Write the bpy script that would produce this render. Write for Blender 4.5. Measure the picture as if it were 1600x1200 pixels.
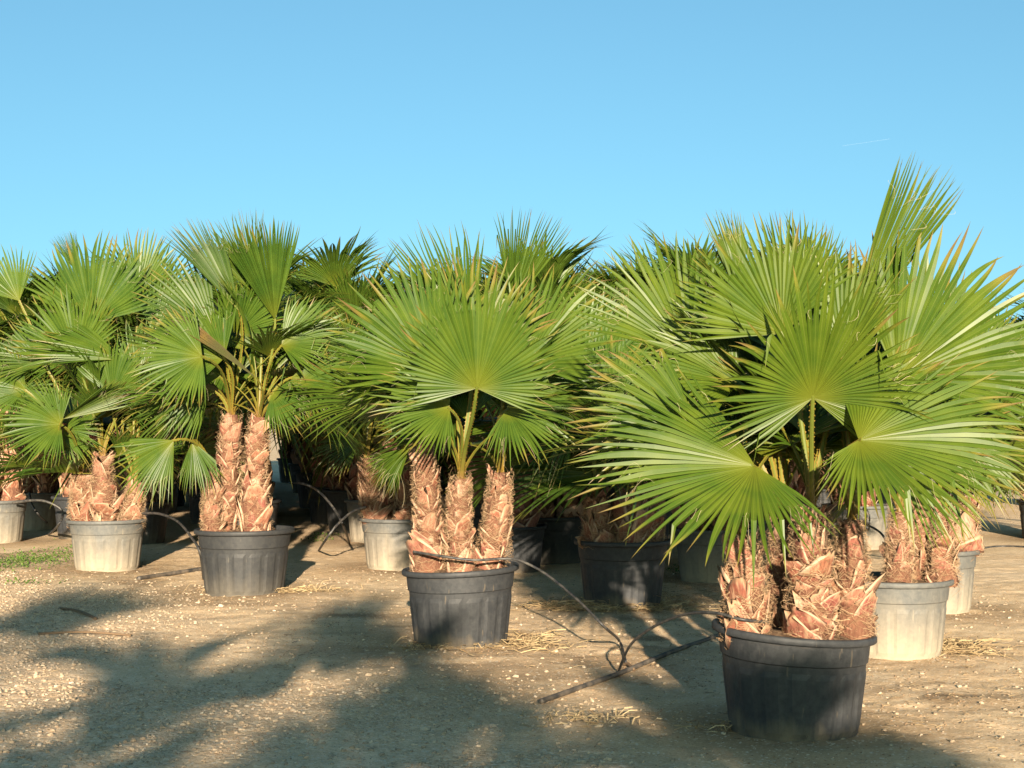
import bpy, math, random
import numpy as np
from mathutils import Vector, Matrix

for o in list(bpy.data.objects): bpy.data.objects.remove(o)
scene = bpy.context.scene
COL = scene.collection
rnd = random.Random(7)
rng = np.random.default_rng(7)

# ------------------------------------------------------------------ camera
CAMZ, FOC, HORIZON = 1.65, 2400.0, 652.0          # focal length in pixels of the 1600 px wide photograph
PITCH = math.atan((HORIZON - 600) / FOC)
cam_data = bpy.data.cameras.new('camera'); cam = bpy.data.objects.new('camera', cam_data); COL.objects.link(cam)
cam.location = (0, 0, CAMZ); cam.rotation_euler = (math.pi / 2 + PITCH, 0, 0)
cam_data.sensor_width = 36; cam_data.lens = 36 * FOC / 1600; cam_data.clip_end = 80000
scene.camera = cam

# ------------------------------------------------------------------ sky, sun, exposure
SUN_EL = math.radians(12.0); SUN_AZ = -0.054       # shadows run away from the camera, slightly to the left
LIGHT = Vector((SUN_AZ, 1, 0)).normalized() * math.cos(SUN_EL) + Vector((0, 0, -math.sin(SUN_EL)))
world = bpy.data.worlds.new('World'); scene.world = world; world.use_nodes = True
wn = world.node_tree; bg = wn.nodes['Background']
sky = wn.nodes.new('ShaderNodeTexSky'); sky.sky_type = 'NISHITA'; sky.sun_disc = False
sky.sun_elevation = SUN_EL; sky.sun_rotation = math.pi + SUN_AZ
sky.altitude = 0; sky.air_density = 1.0; sky.dust_density = 2.0; sky.ozone_density = 1.0
tc = wn.nodes.new('ShaderNodeTexCoord'); vm = wn.nodes.new('ShaderNodeVectorMath'); vm.operation = 'MULTIPLY_ADD'
vm.inputs[1].default_value = (1, 1, .95); vm.inputs[2].default_value = (0, 0, .125)   # sky lookup raised: no pale band low over the fields
wn.links.new(tc.outputs['Generated'], vm.inputs[0]); wn.links.new(vm.outputs[0], sky.inputs['Vector'])
tint = wn.nodes.new('ShaderNodeMix'); tint.data_type = 'RGBA'; tint.blend_type = 'MULTIPLY'
tint.inputs['Factor'].default_value = 1; tint.inputs['B'].default_value = (.565, .93, 1.0, 1)
wn.links.new(sky.outputs[0], tint.inputs['A']); wn.links.new(tint.outputs['Result'], bg.inputs[0])
bg.inputs[1].default_value = 0.062
sun_d = bpy.data.lights.new('sun', 'SUN'); sun_d.energy = 5.0; sun_d.angle = math.radians(0.6); sun_d.color = (1, 0.84, 0.64)
sun = bpy.data.objects.new('sun', sun_d); COL.objects.link(sun)
sun.rotation_euler = LIGHT.to_track_quat('-Z', 'Y').to_euler(); sun.location = (0, -20, 20)
scene.view_settings.view_transform = 'Standard'; scene.view_settings.look = 'None'
scene.view_settings.exposure = 1.85; scene.view_settings.gamma = 1; scene.view_settings.use_curve_mapping = False
scene.render.engine = 'CYCLES'

# ------------------------------------------------------------------ helpers
def ray(px, py):
    x, y = (px - 800) / FOC, (600 - py) / FOC
    c, s = math.cos(PITCH), math.sin(PITCH)
    return Vector((x, c - y * s, s + y * c))
def at(px, py, Y):                                  # point on a pixel's ray at depth Y
    d = ray(px, py); return Vector((0, 0, CAMZ)) + d * (Y / d.y)
def on_ground(px, py, z=0.0):
    d = ray(px, py); return Vector((0, 0, CAMZ)) + d * ((z - CAMZ) / d.z)

def tag(o, label=None, cat=None, group=None, kind=None):
    if label: o['label'] = label
    if cat: o['category'] = cat
    if group: o['group'] = group
    if kind: o['kind'] = kind
    return o
def mesh(name, V, F, mats, attrs=None, smooth=False, fm=None):
    me = bpy.data.meshes.new(name)
    me.from_pydata(V.tolist() if hasattr(V, 'tolist') else V, [], F.tolist() if hasattr(F, 'tolist') else F)
    for m in (mats if isinstance(mats, (list, tuple)) else [mats]): me.materials.append(m)
    for k, a in (attrs or {}).items():
        at_ = me.attributes.new(k, 'FLOAT', 'POINT'); at_.data.foreach_set('value', np.asarray(a, dtype=np.float32))
    if smooth: me.polygons.foreach_set('use_smooth', np.ones(len(me.polygons), dtype=bool))
    if fm is not None: me.polygons.foreach_set('material_index', np.asarray(fm, dtype=np.int32))
    me.update(); return me
def link(name, me, parent=None, mat=None):
    o = bpy.data.objects.new(name, me); COL.objects.link(o)
    if parent: o.parent = parent
    if mat is not None: o.matrix_local = mat
    return o
def children(o): return [c for c in ALLCH.get(o.name, [])]

def grid_faces(nr, nc, off=0, wrap=False):
    F = []
    for i in range(nr - 1):
        for j in range(nc if wrap else nc - 1):
            k = (j + 1) % nc
            F.append((off + i * nc + j, off + i * nc + k, off + (i + 1) * nc + k, off + (i + 1) * nc + j))
    return F
class Noise2:
    def __init__(s, seed): s.t = np.random.default_rng(seed).random((256, 256))
    def one(s, x, y):
        xi, yi = np.floor(x).astype(int), np.floor(y).astype(int); fx, fy = x - xi, y - yi
        fx, fy = fx * fx * (3 - 2 * fx), fy * fy * (3 - 2 * fy); t = s.t
        a, b = t[xi % 256, yi % 256], t[(xi + 1) % 256, yi % 256]
        c, d = t[xi % 256, (yi + 1) % 256], t[(xi + 1) % 256, (yi + 1) % 256]
        return (a + (b - a) * fx) * (1 - fy) + (c + (d - c) * fx) * fy
    def __call__(s, x, y, oct=3):
        v, a, tot = 0, 1, 0
        for k in range(oct): v = v + a * s.one(x * 2 ** k + 17 * k, y * 2 ** k + 31 * k); tot += a; a *= .5
        return v / tot
NZ = Noise2(3); NZ2 = Noise2(11)
def sstep(a, b, x):
    t = np.clip((x - a) / (b - a), 0, 1); return t * t * (3 - 2 * t)

# ------------------------------------------------------------------ materials
class NT:
    def __init__(s, name):
        s.m = bpy.data.materials.new(name); s.m.use_nodes = True; s.t = s.m.node_tree
        s.b = s.t.nodes['Principled BSDF']; s.out = s.t.nodes['Material Output']
    def n(s, typ, **kw):
        nd = s.t.nodes.new('ShaderNode' + typ)
        for k, v in kw.items(): setattr(nd, k, v)
        return nd
    def l(s, a, b): s.t.links.new(a, b)
    def attr(s, name): return s.n('Attribute', attribute_name=name).outputs['Fac']
    def noise(s, scale, detail=4, vec=None, rough=.55, obj=False):
        nd = s.n('TexNoise'); nd.inputs['Scale'].default_value = scale; nd.inputs['Detail'].default_value = detail; nd.inputs['Roughness'].default_value = rough
        if vec is not None: s.l(vec, nd.inputs['Vector'])
        return nd.outputs['Fac']
    def ramp(s, fac, stops):
        r = s.n('ValToRGB'); e = r.color_ramp.elements
        while len(e) < len(stops): e.new(.5)
        for el, (p, c) in zip(e, stops): el.position = p; el.color = (*c, 1) if len(c) == 3 else c
        s.l(fac, r.inputs[0]); return r.outputs[0]
    def mix(s, fac, a, b, mode='MIX'):
        m = s.n('Mix', data_type='RGBA', blend_type=mode)
        for inp, v in ((m.inputs['Factor'], fac), (m.inputs['A'], a), (m.inputs['B'], b)):
            if hasattr(v, 'links'): s.l(v, inp)
            elif isinstance(v, (int, float)): inp.default_value = v
            else: inp.default_value = (*v, 1)
        return m.outputs['Result']
    def math(s, op, a, b=0.0, clamp=False):
        m = s.n('Math', operation=op, use_clamp=clamp)
        for i, v in ((0, a), (1, b)):
            if hasattr(v, 'links'): s.l(v, m.inputs[i])
            else: m.inputs[i].default_value = v
        return m.outputs[0]
    def mapr(s, v, a, b, c=0.0, d=1.0):
        m = s.n('MapRange'); s.l(v, m.inputs[0])
        for i, x in enumerate((a, b, c, d)): m.inputs[i + 1].default_value = x
        return m.outputs[0]
    def coord(s, which='Object'): return s.n('TexCoord').outputs[which]
    def scale(s, vec, sc):
        m = s.n('Mapping'); m.inputs['Scale'].default_value = sc; s.l(vec, m.inputs[0]); return m.outputs[0]
    def bump(s, h, strength, dist=.01):
        b = s.n('Bump'); b.inputs['Strength'].default_value = strength; b.inputs['Distance'].default_value = dist
        s.l(h, b.inputs['Height']); s.l(b.outputs[0], s.b.inputs['Normal']); return b
    def done(s, color, rough=.6, spec=.4, dim=.78):
        if dim != 1: color = s.mix(1.0, color, (dim, dim, dim), 'MULTIPLY')
        if hasattr(color, 'links'): s.l(color, s.b.inputs['Base Color'])
        else: s.b.inputs['Base Color'].default_value = (*color, 1)
        if hasattr(rough, 'links'): s.l(rough, s.b.inputs['Roughness'])
        else: s.b.inputs['Roughness'].default_value = rough
        s.b.inputs['Specular IOR Level'].default_value = spec
        return s.m

def mat_leaf():
    m = NT('palm_leaf'); oi = m.n('ObjectInfo')
    t, sg, age = m.attr('t'), m.attr('seg'), m.attr('tipage')
    base = m.mix(oi.outputs['Random'], (.062, .104, .013), (.104, .142, .018))
    base = m.mix(m.mapr(sg, 0, 1, 0, .65), base, (.046, .088, .014))
    base = m.mix(m.mapr(m.noise(3.0, 3, m.coord()), .45, .75), base, (.135, .165, .022))
    base = m.mix(1.0, base, oi.outputs['Color'], 'MULTIPLY')
    yel = m.mapr(t, .0, .30, .75, 0); base = m.mix(yel, base, (.22, .21, .02))
    tip = m.math('ADD', t, m.math('MULTIPLY', age, .28))
    base = m.mix(m.mapr(tip, .93, 1.08), base, (.24, .19, .035))
    base = m.mix(m.mapr(tip, 1.03, 1.16), base, (.20, .12, .055))
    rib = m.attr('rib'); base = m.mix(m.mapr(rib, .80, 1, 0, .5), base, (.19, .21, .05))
    base = m.mix(m.mapr(rib, .0, .16, .55, 0), base, (.030, .055, .012))  # pleat edges darkened, painting in the shade of the gaps between segments
    base = m.mix(1.0, base, (.66, .72, .56), 'MULTIPLY')
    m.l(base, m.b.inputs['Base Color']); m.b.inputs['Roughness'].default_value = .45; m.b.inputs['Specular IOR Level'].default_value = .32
    tr = m.n('BsdfTranslucent'); tc = m.mix(1.0, base, (1.25, 1.2, .55), 'MULTIPLY'); m.l(tc, tr.inputs[0])
    mx = m.n('MixShader'); mx.inputs[0].default_value = .28
    m.l(m.b.outputs[0], mx.inputs[1]); m.l(tr.outputs[0], mx.inputs[2]); m.l(mx.outputs[0], m.out.inputs[0])
    fine = m.n('TexWave', wave_type='BANDS'); 
    return m.m
def mat_deadleaf():
    m = NT('dying_palm_leaf'); t = m.attr('t'); 
    c = m.ramp(t, [(0, (.035, .055, .010)), (.50, (.045, .06, .010)), (.66, (.15, .10, .018)), (.78, (.085, .042, .024)), (1, (.07, .035, .03))])
    c = m.mix(m.noise(14, 4, m.coord()), c, (.06, .04, .02)); return m.done(c, .75, .1)
def mat_petiole():
    m = NT('petiole_skin'); e, t = m.attr('edge'), m.attr('t'); oi = m.n('ObjectInfo')
    c = m.mix(oi.outputs['Random'], (.12, .165, .022), (.185, .195, .026))
    c = m.mix(m.mapr(t, .0, .35, .8, 0), c, (.26, .14, .03))
    c = m.mix(m.mapr(t, .0, .12, .9, 0), c, (.2, .085, .04))
    c = m.mix(m.mapr(e, .5, 1), c, (.27, .17, .022)); return m.done(c, .5, .3, .58)
def mat_thread(): return NT('leaf_thread').done((.34, .29, .17), .7, .2)
def mat_boot():
    m = NT('leaf_base_husk'); e, v = m.attr('edge'), m.attr('v'); oi = m.n('ObjectInfo'); co = m.scale(m.coord(), (60, 10, 60))
    c = m.ramp(oi.outputs['Random'], [(0, (.22, .065, .040)), (.25, (.33, .135, .075)), (.5, (.45, .215, .135)), (.7, (.25, .075, .055)), (.85, (.38, .15, .10)), (1, (.58, .37, .25))])
    c = m.mix(m.mapr(m.noise(1.0, 4, co), .48, .75), c, (.46, .29, .18))
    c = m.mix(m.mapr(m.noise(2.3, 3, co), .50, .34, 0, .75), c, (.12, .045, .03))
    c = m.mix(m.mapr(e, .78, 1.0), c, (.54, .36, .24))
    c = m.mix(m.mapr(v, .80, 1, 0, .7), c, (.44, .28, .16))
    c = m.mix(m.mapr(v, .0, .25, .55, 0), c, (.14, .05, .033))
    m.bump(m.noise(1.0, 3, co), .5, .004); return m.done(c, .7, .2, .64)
def mat_trunk():
    m = NT('fibrous_trunk'); co = m.scale(m.coord(), (40, 40, 14)); n1 = m.noise(1, 6, co, .7); n2 = m.noise(7, 3, m.coord())
    c = m.ramp(n1, [(.3, (.07, .032, .02)), (.5, (.15, .068, .042)), (.7, (.29, .17, .10))])
    c = m.mix(m.mapr(n2, .4, .7), c, (.19, .085, .05)); m.bump(n1, .9, .02); return m.done(c, .85, .15)
def mat_fibre():
    m = NT('trunk_fibre'); c = m.mix(m.attr('seg'), (.20, .115, .06), (.44, .305, .18)); return m.done(c, .8, .15)
def mat_pot(name, lo, hi, dust, grey, bleach):
    m = NT(name); co = m.coord(); z = m.attr('h')
    st = m.noise(1, 5, m.scale(co, (9, 9, 1.3)), .6); sp = m.noise(26, 4, co, .65); big = m.noise(3.2, 3, co)
    c = m.mix(m.mapr(sp, .35, .75), grey, bleach)
    zz = m.math('ADD', z, m.math('MULTIPLY', m.math('SUBTRACT', m.math('ADD', st, big), 1.0), .55))
    f = m.mapr(zz, lo, hi, 1, 0); f = m.math('MULTIPLY', f, m.mapr(sp, .2, .6, .72, 1))
    c = m.mix(f, c, dust)
    sc = m.noise(1, 2, m.scale(co, (40, 40, 3.5)), .5); c = m.mix(m.mapr(sc, .70, .74, 0, .35), c, dust)
    m.bump(sp, .12, .01)
    return m.done(c, m.mapr(f, 0, 1, .60, .9), .3)
def mat_soil():
    m = NT('potting_soil'); co = m.coord(); n = m.noise(30, 6, co, .7)
    c = m.ramp(n, [(.3, (.05, .03, .02)), (.5, (.15, .095, .06)), (.66, (.27, .19, .12)), (.75, (.36, .27, .17))]); m.bump(n, .8, .02); return m.done(c, .95, .1)
def mat_ground():
    m = NT('sandy_gravel_ground'); co = m.coord(); g, s = m.attr('gravel'), m.attr('litter')
    n1 = m.noise(.9, 6, co, .6); n2 = m.noise(9, 6, co, .7); n3 = m.noise(70, 4, co, .7)
    sand = m.ramp(n1, [(.32, (.54, .385, .225)), (.5, (.64, .48, .305)), (.68, (.71, .55, .365))])
    sand = m.mix(m.mapr(n2, .42, .70, 0, .55), sand, (.44, .305, .175))
    v = m.n('TexVoronoi'); v.inputs['Scale'].default_value = 34; m.l(co, v.inputs['Vector'])
    v2 = m.n('TexVoronoi'); v2.inputs['Scale'].default_value = 85; m.l(co, v2.inputs['Vector'])
    sep = m.n('SeparateColor'); m.l(v.outputs['Color'], sep.inputs[0]); sep2 = m.n('SeparateColor'); m.l(v2.outputs['Color'], sep2.inputs[0])
    gr = m.ramp(sep.outputs[0], [(0, (.38, .25, .15)), (.5, (.60, .41, .25)), (.82, (.68, .50, .32)), (1, (.74, .61, .44))])
    gr2 = m.ramp(sep2.outputs[0], [(0, (.36, .24, .14)), (.5, (.60, .41, .25)), (1, (.66, .53, .37))])
    gr = m.mix(m.mapr(n2, .4, .6), gr, gr2)
    c = m.mix(m.math('MULTIPLY', g, m.mapr(n2, .25, .55)), sand, gr)
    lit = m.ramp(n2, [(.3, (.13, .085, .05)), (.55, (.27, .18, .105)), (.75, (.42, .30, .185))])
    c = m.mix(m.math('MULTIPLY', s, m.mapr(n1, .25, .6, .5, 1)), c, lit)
    c = m.mix(m.mapr(n3, .58, .72, 0, .7), c, (.20, .135, .08))
    c = m.mix(m.mapr(sep2.outputs[1], .93, .96, 0, .8), c, (.64, .56, .44))
    fine = m.ramp(sep2.outputs[2], [(0, (.78, .76, .74)), (.5, (1, 1, 1)), (1, (1.0, 1.0, 1.0))]); c = m.mix(m.mapr(n2, .3, .6, .35, 1), c, m.mix(1.0, c, fine, 'MULTIPLY'))
    h = m.math('ADD', m.math('MULTIPLY', n3, .5), m.math('ADD', n2, m.math('MULTIPLY', m.math('SUBTRACT', 1.0, v.outputs['Distance']), m.math('MULTIPLY', g, .6))))
    m.bump(h, .8, .014); return m.done(c, .95, .05, 1)
def mat_stone():
    m = NT('pale_stone'); oi = m.n('ObjectInfo'); n = m.noise(40, 5, m.coord(), .6); 
    c = m.ramp(m.attr('seg'), [(0, (.36, .27, .18)), (.6, (.42, .33, .23)), (1, (.50, .42, .32))])
    c = m.mix(m.mapr(n, .45, .7, 0, .5), c, (.34, .26, .18)); m.bump(n, .5, .004); return m.done(c, .9, .15)
def mat_straw():
    m = NT('dry_straw'); return m.done(m.mix(m.mapr(m.attr('seg'), 0, 1), m.mix(m.mapr(m.attr('seg'), -.35, 0), (.07, .045, .028), (.24, .16, .085)), (.50, .38, .21)), .75, .2)
def mat_weed():
    m = NT('weed_leaf'); return m.done(m.mix(m.attr('seg'), (.06, .12, .02), (.14, .22, .04)), .5, .3)
def mat_hose():
    m = NT('black_hose'); n = m.noise(22, 4, m.coord()); return m.done(m.mix(m.mapr(n, .4, .7), (.022, .022, .024), (.10, .09, .075)), .5, .4)
def mat_pipe():
    m = NT('dusty_pipe'); n = m.noise(11, 5, m.coord()); return m.done(m.mix(m.mapr(n, .35, .65), (.03, .03, .03), (.16, .13, .10)), .6, .35)

LEAF, DEAD, PET, THREAD = mat_leaf(), mat_deadleaf(), mat_petiole(), mat_thread()
BOOT, TRUNK, FIBRE, SOIL, GROUND = mat_boot(), mat_trunk(), mat_fibre(), mat_soil(), mat_ground()
STONE, STRAW, WEED, HOSE, PIPE = mat_stone(), mat_straw(), mat_weed(), mat_hose(), mat_pipe()
POT = {'dark': mat_pot('black_pot_plastic', -.12, .22, (.20, .155, .10), (.026, .028, .031), (.052, .053, .054)),
       'half': mat_pot('greyed_pot_plastic', -.25, .45, (.14, .12, .09), (.026, .027, .029), (.045, .045, .043)),
       'dusty': mat_pot('dust_coated_pot_plastic', .02, .84, (.34, .285, .205), (.085, .088, .086), (.14, .137, .123))}

# ------------------------------------------------------------------ ground
def axis(lo, hi, step, far):
    a = list(np.arange(lo, hi + 1e-6, step)); s = step; x = hi
    while x < far: s *= 1.35; x += s; a.append(x)
    s = step; x = lo
    while x > -far: s *= 1.35; x -= s; a.insert(0, x)
    return np.array(a)
POTS = {}                                            # name: (x, y) filled below, needed for the ground's litter
POTPX = {'p1': (1238, 8.16), 'p2': (720, 11.3), 'p3': (383, 14.55), 'p4': (169, 16.8), 'p5': (1396, 10.8), 'p6': (1456, 13.1),
         'p7': (1338, 19.6), 'p8': (972, 13.6), 'p9': (622, 16.9), 'p10': (-6, 20.3), 'p11': (62, 22.6), 'p12': (246, 27),
         'p13': (1112, 15.6), 'p14': (1205, 17.0), 'p15': (1632, 20.9), 'p16': (588, 20.4)}
for k, (px, Y) in POTPX.items(): POTS[k] = ((px - 800) / FOC * Y, Y)
def hgt(x, y):
    r = .030 * (NZ(x * .55, y * .55, 3) - .5) + .022 * (NZ2(x * 3.1, y * 3.1, 3) - .5) + .017 * (NZ(x * 9, y * 9, 3) - .5)
    return r * np.exp(-((x / 25) ** 4 + ((y - 12) / 30) ** 4))
gx, gy = axis(-6, 5.5, .035, 4000), axis(6.6, 19, .04, 4000)
X, Yg = np.meshgrid(gx, gy); Hh = hgt(X, Yg)
# distance in front of the first row of pots: the gravel track
ax, ay = POTS['p1']; bx_, by_ = POTS['p4']; L_ = math.hypot(bx_ - ax, by_ - ay)
nx_, ny_ = (by_ - ay) / L_, -(bx_ - ax) / L_          # points to the back right
dist = (X - ax) * nx_ + (Yg - ay) * ny_
wob = NZ(X * .8, Yg * .8, 3) - .5
gravel = sstep(-.35, -1.3, dist + wob * 1.3) * (.35 + .65 * sstep(.38, .6, NZ2(X * .6 + 5, Yg * .6, 3)))
gravel = np.maximum(gravel, .95 * np.exp(-(((X + 4.0) / 1.3) ** 2 + ((Yg - 13.6) / 1.4) ** 2) * .7))
gravel = np.maximum(gravel, .9 * np.exp(-(((X + .7) / 1.1) ** 2 + ((Yg - 8.6) / 1.3) ** 2)))
gravel = np.maximum(gravel, .35 * sstep(.45, .65, NZ(X * 1.7, Yg * 1.7, 3)))
lit = np.zeros_like(X)
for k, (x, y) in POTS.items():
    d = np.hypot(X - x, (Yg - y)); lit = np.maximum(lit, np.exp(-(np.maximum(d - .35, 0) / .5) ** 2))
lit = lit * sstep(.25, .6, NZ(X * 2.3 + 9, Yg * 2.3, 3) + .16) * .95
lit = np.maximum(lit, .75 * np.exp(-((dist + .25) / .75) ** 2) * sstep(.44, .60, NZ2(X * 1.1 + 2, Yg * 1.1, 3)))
for px_, py_, sx_, sy_ in ((640, 985, .5, .5), (1040, 1000, .5, .9), (1470, 1085, .55, .5), (560, 960, .6, .25), (1010, 965, .5, .3)):
    c_ = on_ground(px_, py_); lit = np.maximum(lit, .95 * np.exp(-((X - c_.x) / sx_) ** 2 - ((Yg - c_.y) / sy_) ** 2) * sstep(.36, .56, NZ(X * 3.1, Yg * 3.1, 3)))
lit = np.maximum(lit, .8 * np.exp(-(((X - .55) / .75) ** 2 + ((Yg - 10.2) / 1.2) ** 2)) * sstep(.3, .6, NZ2(X * 2, Yg * 2)))
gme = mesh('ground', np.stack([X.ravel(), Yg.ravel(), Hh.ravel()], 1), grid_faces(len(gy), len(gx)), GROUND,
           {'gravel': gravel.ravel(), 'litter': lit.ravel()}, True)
tag(link('ground', gme), kind='structure')
def gz(x, y): return float(hgt(np.array([x]), np.array([y]))[0])

# ------------------------------------------------------------------ pot, trunk and frond builders
def pot_mesh(r, h, mat, warp=(0, 0), seed=0, npan=16, small=False):
    """body mesh (with moulded panels), rim mesh, soil mesh; origin at the base centre"""
    rr = random.Random(seed); n = 96 if not small else 48
    th = np.linspace(0, 2 * math.pi, n, endpoint=False)
    rb, rt = r * .775, r * .925
    zs = [0, .012, .05, .10, .30, .50, .60, .605, .66, .72, .735, .80, .90, .935]
    ph = rr.random() * 6
    rows = []
    for z in zs:
        q = np.full(n, rb + (rt - rb) * z)
        if z == 0: q *= .985
        if z > .728: q += .008
        if .04 < z < .69:
            u = (th * npan / (2 * math.pi) + ph) % 1
            q += np.where((u > .18) & (u < .82), .006 if .09 < z < .62 else .0, 0)
        q *= 1 + .010 * np.sin(2 * th + ph) * z + .006 * np.sin(3 * th + ph * 2) * z
        zz = z * h + z * (q * np.cos(th) * warp[0] + q * np.sin(th) * warp[1])
        rows.append(np.stack([q * np.cos(th), q * np.sin(th), zz], 1))
    V = np.concatenate(rows); hv = np.repeat(zs, n); F = grid_faces(len(zs), n, 0, True)
    F.append(list(range(n))[::-1])
    body = mesh('pot', V, F, mat, {'h': hv}, False)
    # rim: rolled lip, a closed ring with inner wall
    prof = [(.925, .925), (.985, .93), (1.0, .942), (1.0, .985), (.985, 1.0), (.945, 1.0), (.925, .985), (.905, .80)]
    rows = []
    for a, z in prof:
        q = np.full(n, r * a + .004); q *= 1 + .010 * np.sin(2 * th + ph) * z + .006 * np.sin(3 * th + ph * 2) * z
        zz = z * h + z * (q * np.cos(th) * warp[0] + q * np.sin(th) * warp[1])
        rows.append(np.stack([q * np.cos(th), q * np.sin(th), zz], 1))
    rim = mesh('rim', np.concatenate(rows), grid_faces(len(prof), n, 0, True), mat, {'h': np.repeat([p[1] for p in prof], n)}, True)
    # soil
    rad = np.linspace(0.02, .935, 9); rows = []
    for q0 in rad:
        q = r * q0 * (1 + (.010 * np.sin(2 * th + ph) + .006 * np.sin(3 * th + ph * 2)) * (q0 > .9)); x, y = q * np.cos(th), q * np.sin(th)
        zz = h * .925 + .045 * (NZ(x * 9 + seed, y * 9, 3) - .5) + .03 * (1 - q0 ** 2) + .93 * (x * warp[0] + y * warp[1])
        rows.append(np.stack([x, y, zz], 1))
    V = np.concatenate(rows); F = grid_faces(9, n, 0, True); F.append(list(range(n)))
    soil = mesh('soil', V, F, SOIL, None, True)
    return body, rim, soil

def make_boot(seed):
    """a cut leaf base: a curved, pointed husk plate; local X across, Y up the trunk, Z outwards"""
    r = random.Random(seed); nu, nv = 5, 4
    w0, L = r.uniform(.04, .10), r.uniform(.07, .20)
    flare, cut, skew, curl = r.uniform(-.005, .030), r.uniform(.03, .55), r.uniform(-.8, .8), r.uniform(-.4, .8)
    P, E, Vv = [], [], []
    for lay in (0, 1):
        for j in range(nv):
            v = j / (nv - 1)
            for i in range(nu):
                u = -1 + 2 * i / (nu - 1)
                w = w0 * ((1 - v ** 1.25) * (1 - cut) + cut)
                x = u * w + skew * v * v * w0; y = v * L * (1 + (.16 * r.uniform(-1, 1) - .12 * skew * u) * (v > .6)) - .02
                z = -.5 * x * x / .11 + .008 + flare * v * v + curl * (abs(u) ** 3) * .02 * (.4 + v) + .003 * r.uniform(-1, 1)
                P.append((x, y, z + (0 if lay else -.007 - .004 * (1 - v)))); E.append(abs(u)); Vv.append(v)
    n = nu * nv; F = grid_faces(nv, nu) + [f[::-1] for f in grid_faces(nv, nu, n)]
    ring = [i for i in range(nu)] + [j * nu + nu - 1 for j in range(1, nv)] + [(nv - 1) * nu + i for i in range(nu - 2, -1, -1)] + [j * nu for j in range(nv - 2, 0, -1)]
    for a, b in zip(ring, ring[1:] + ring[:1]): F.append((b, a, a + n, b + n))
    return mesh('leaf_base', np.array(P), F, BOOT, {'edge': E, 'v': Vv}, True), np.array(P), F, E, Vv
BOOTS = [make_boot(100 + k) for k in range(22)]

def trunk_axis(base, top, n=10, seed=0):
    r = random.Random(seed); b, t = Vector(base), Vector(top); out = []
    wob = Vector((r.uniform(-1, 1), r.uniform(-1, 1), 0)) * .02
    for i in range(n):
        s = i / (n - 1); out.append(b.lerp(t, s) + wob * math.sin(s * math.pi))
    return out
def make_trunk(base, top, r0, r1, seed, boots=True, nb=None, detail=2):
    """returns (trunk mesh, [boot matrices], fibre mesh)"""
    r = random.Random(seed); ax_ = trunk_axis(base, top, 10, seed); n = 14; rows = []
    H = (Vector(top) - Vector(base)).length
    for i, p in enumerate(ax_):
        s = i / 9; q = r0 + (r1 - r0) * s ** .9 + .02 * math.sin(s * 9 + seed) * (1 - s)
        if s > .93: q *= .8
        for k in range(n):
            a = 2 * math.pi * k / n; w = q * (1 + .07 * r.uniform(-1, 1)); rows.append((p.x + w * math.cos(a), p.y + w * math.sin(a), p.z))
    V = np.array(rows); F = grid_faces(10, n, 0, True); F.append([9 * n + k for k in range(n)])
    mats = []; nb = nb or int(20 + H * 58); a = r.random() * 6
    for i in range(nb):
        s = (i + .3) / nb * .97; a += 2.39996 + r.uniform(-.7, .7); s = min(.97, max(0, s + r.uniform(-.03, .03))); p = ax_[min(8, int(s * 9))].lerp(ax_[min(9, int(s * 9) + 1)], s * 9 - int(s * 9))
        q = (r0 + (r1 - r0) * s ** .9) * .93; aa = a
        out = Vector((math.cos(aa), math.sin(aa), 0)); tan = Vector((-math.sin(aa), math.cos(aa), 0)); up = Vector((0, 0, 1))
        lean = r.uniform(-.02, .20) + (.15 if r.random() < .15 else 0); y = (up * math.cos(lean) + out * math.sin(lean)); z = (out * math.cos(lean) - up * math.sin(lean))
        sp = r.gauss(0, .38); x2 = tan * math.cos(sp) + y * math.sin(sp); y2 = y * math.cos(sp) - tan * math.sin(sp)
        sc = r.choice((.5, .7, .95, 1.25)) * r.uniform(.85, 1.15) * (1.25 - .62 * s) * (r0 / .12)
        M = Matrix(((x2.x, y2.x, z.x, 0), (x2.y, y2.y, z.y, 0), (x2.z, y2.z, z.z, 0), (0, 0, 0, 1)))
        mats.append((Matrix.Translation(p + out * q) @ M @ Matrix.Scale(sc, 4), r.randrange(len(BOOTS))))
    nf = {2: 1300, 1: 500, 0: 60}[detail]
    P, FF, S = [], [], []
    for i in range(nf):
        s = r.random() ** .9; p = ax_[min(8, int(s * 9))].lerp(ax_[min(9, int(s * 9) + 1)], s * 9 - int(s * 9)); q = (r0 + (r1 - r0) * s) * r.uniform(1.02, 1.30)
        aa = r.random() * 6.283; da = r.uniform(-.9, .9); dz = r.gauss(.01, .06); bul = r.uniform(0, .03); c = r.random(); wd = r.uniform(.0006, .0013) * (1.6 if detail < 2 else 1)
        k0 = len(P)
        for j in range(4):
            t = j / 3; a2 = aa + da * t; qq = q + bul * math.sin(t * 3) + (.02 * t * t if r.random() < .3 else 0) + r.uniform(-.004, .004)
            c0 = Vector((p.x + qq * math.cos(a2), p.y + qq * math.sin(a2), p.z + dz * t + r.uniform(-.006, .006)))
            P.append(c0 + Vector((0, 0, wd))); P.append(c0 - Vector((0, 0, wd))); S += [c, c]
        for j in range(3): FF.append((k0 + 2 * j, k0 + 2 * j + 1, k0 + 2 * j + 3, k0 + 2 * j + 2))
    fib = mesh('fibre', [tuple(v) for v in P], FF, FIBRE, {'seg': S}, False)
    return V, F, mats, fib

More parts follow.
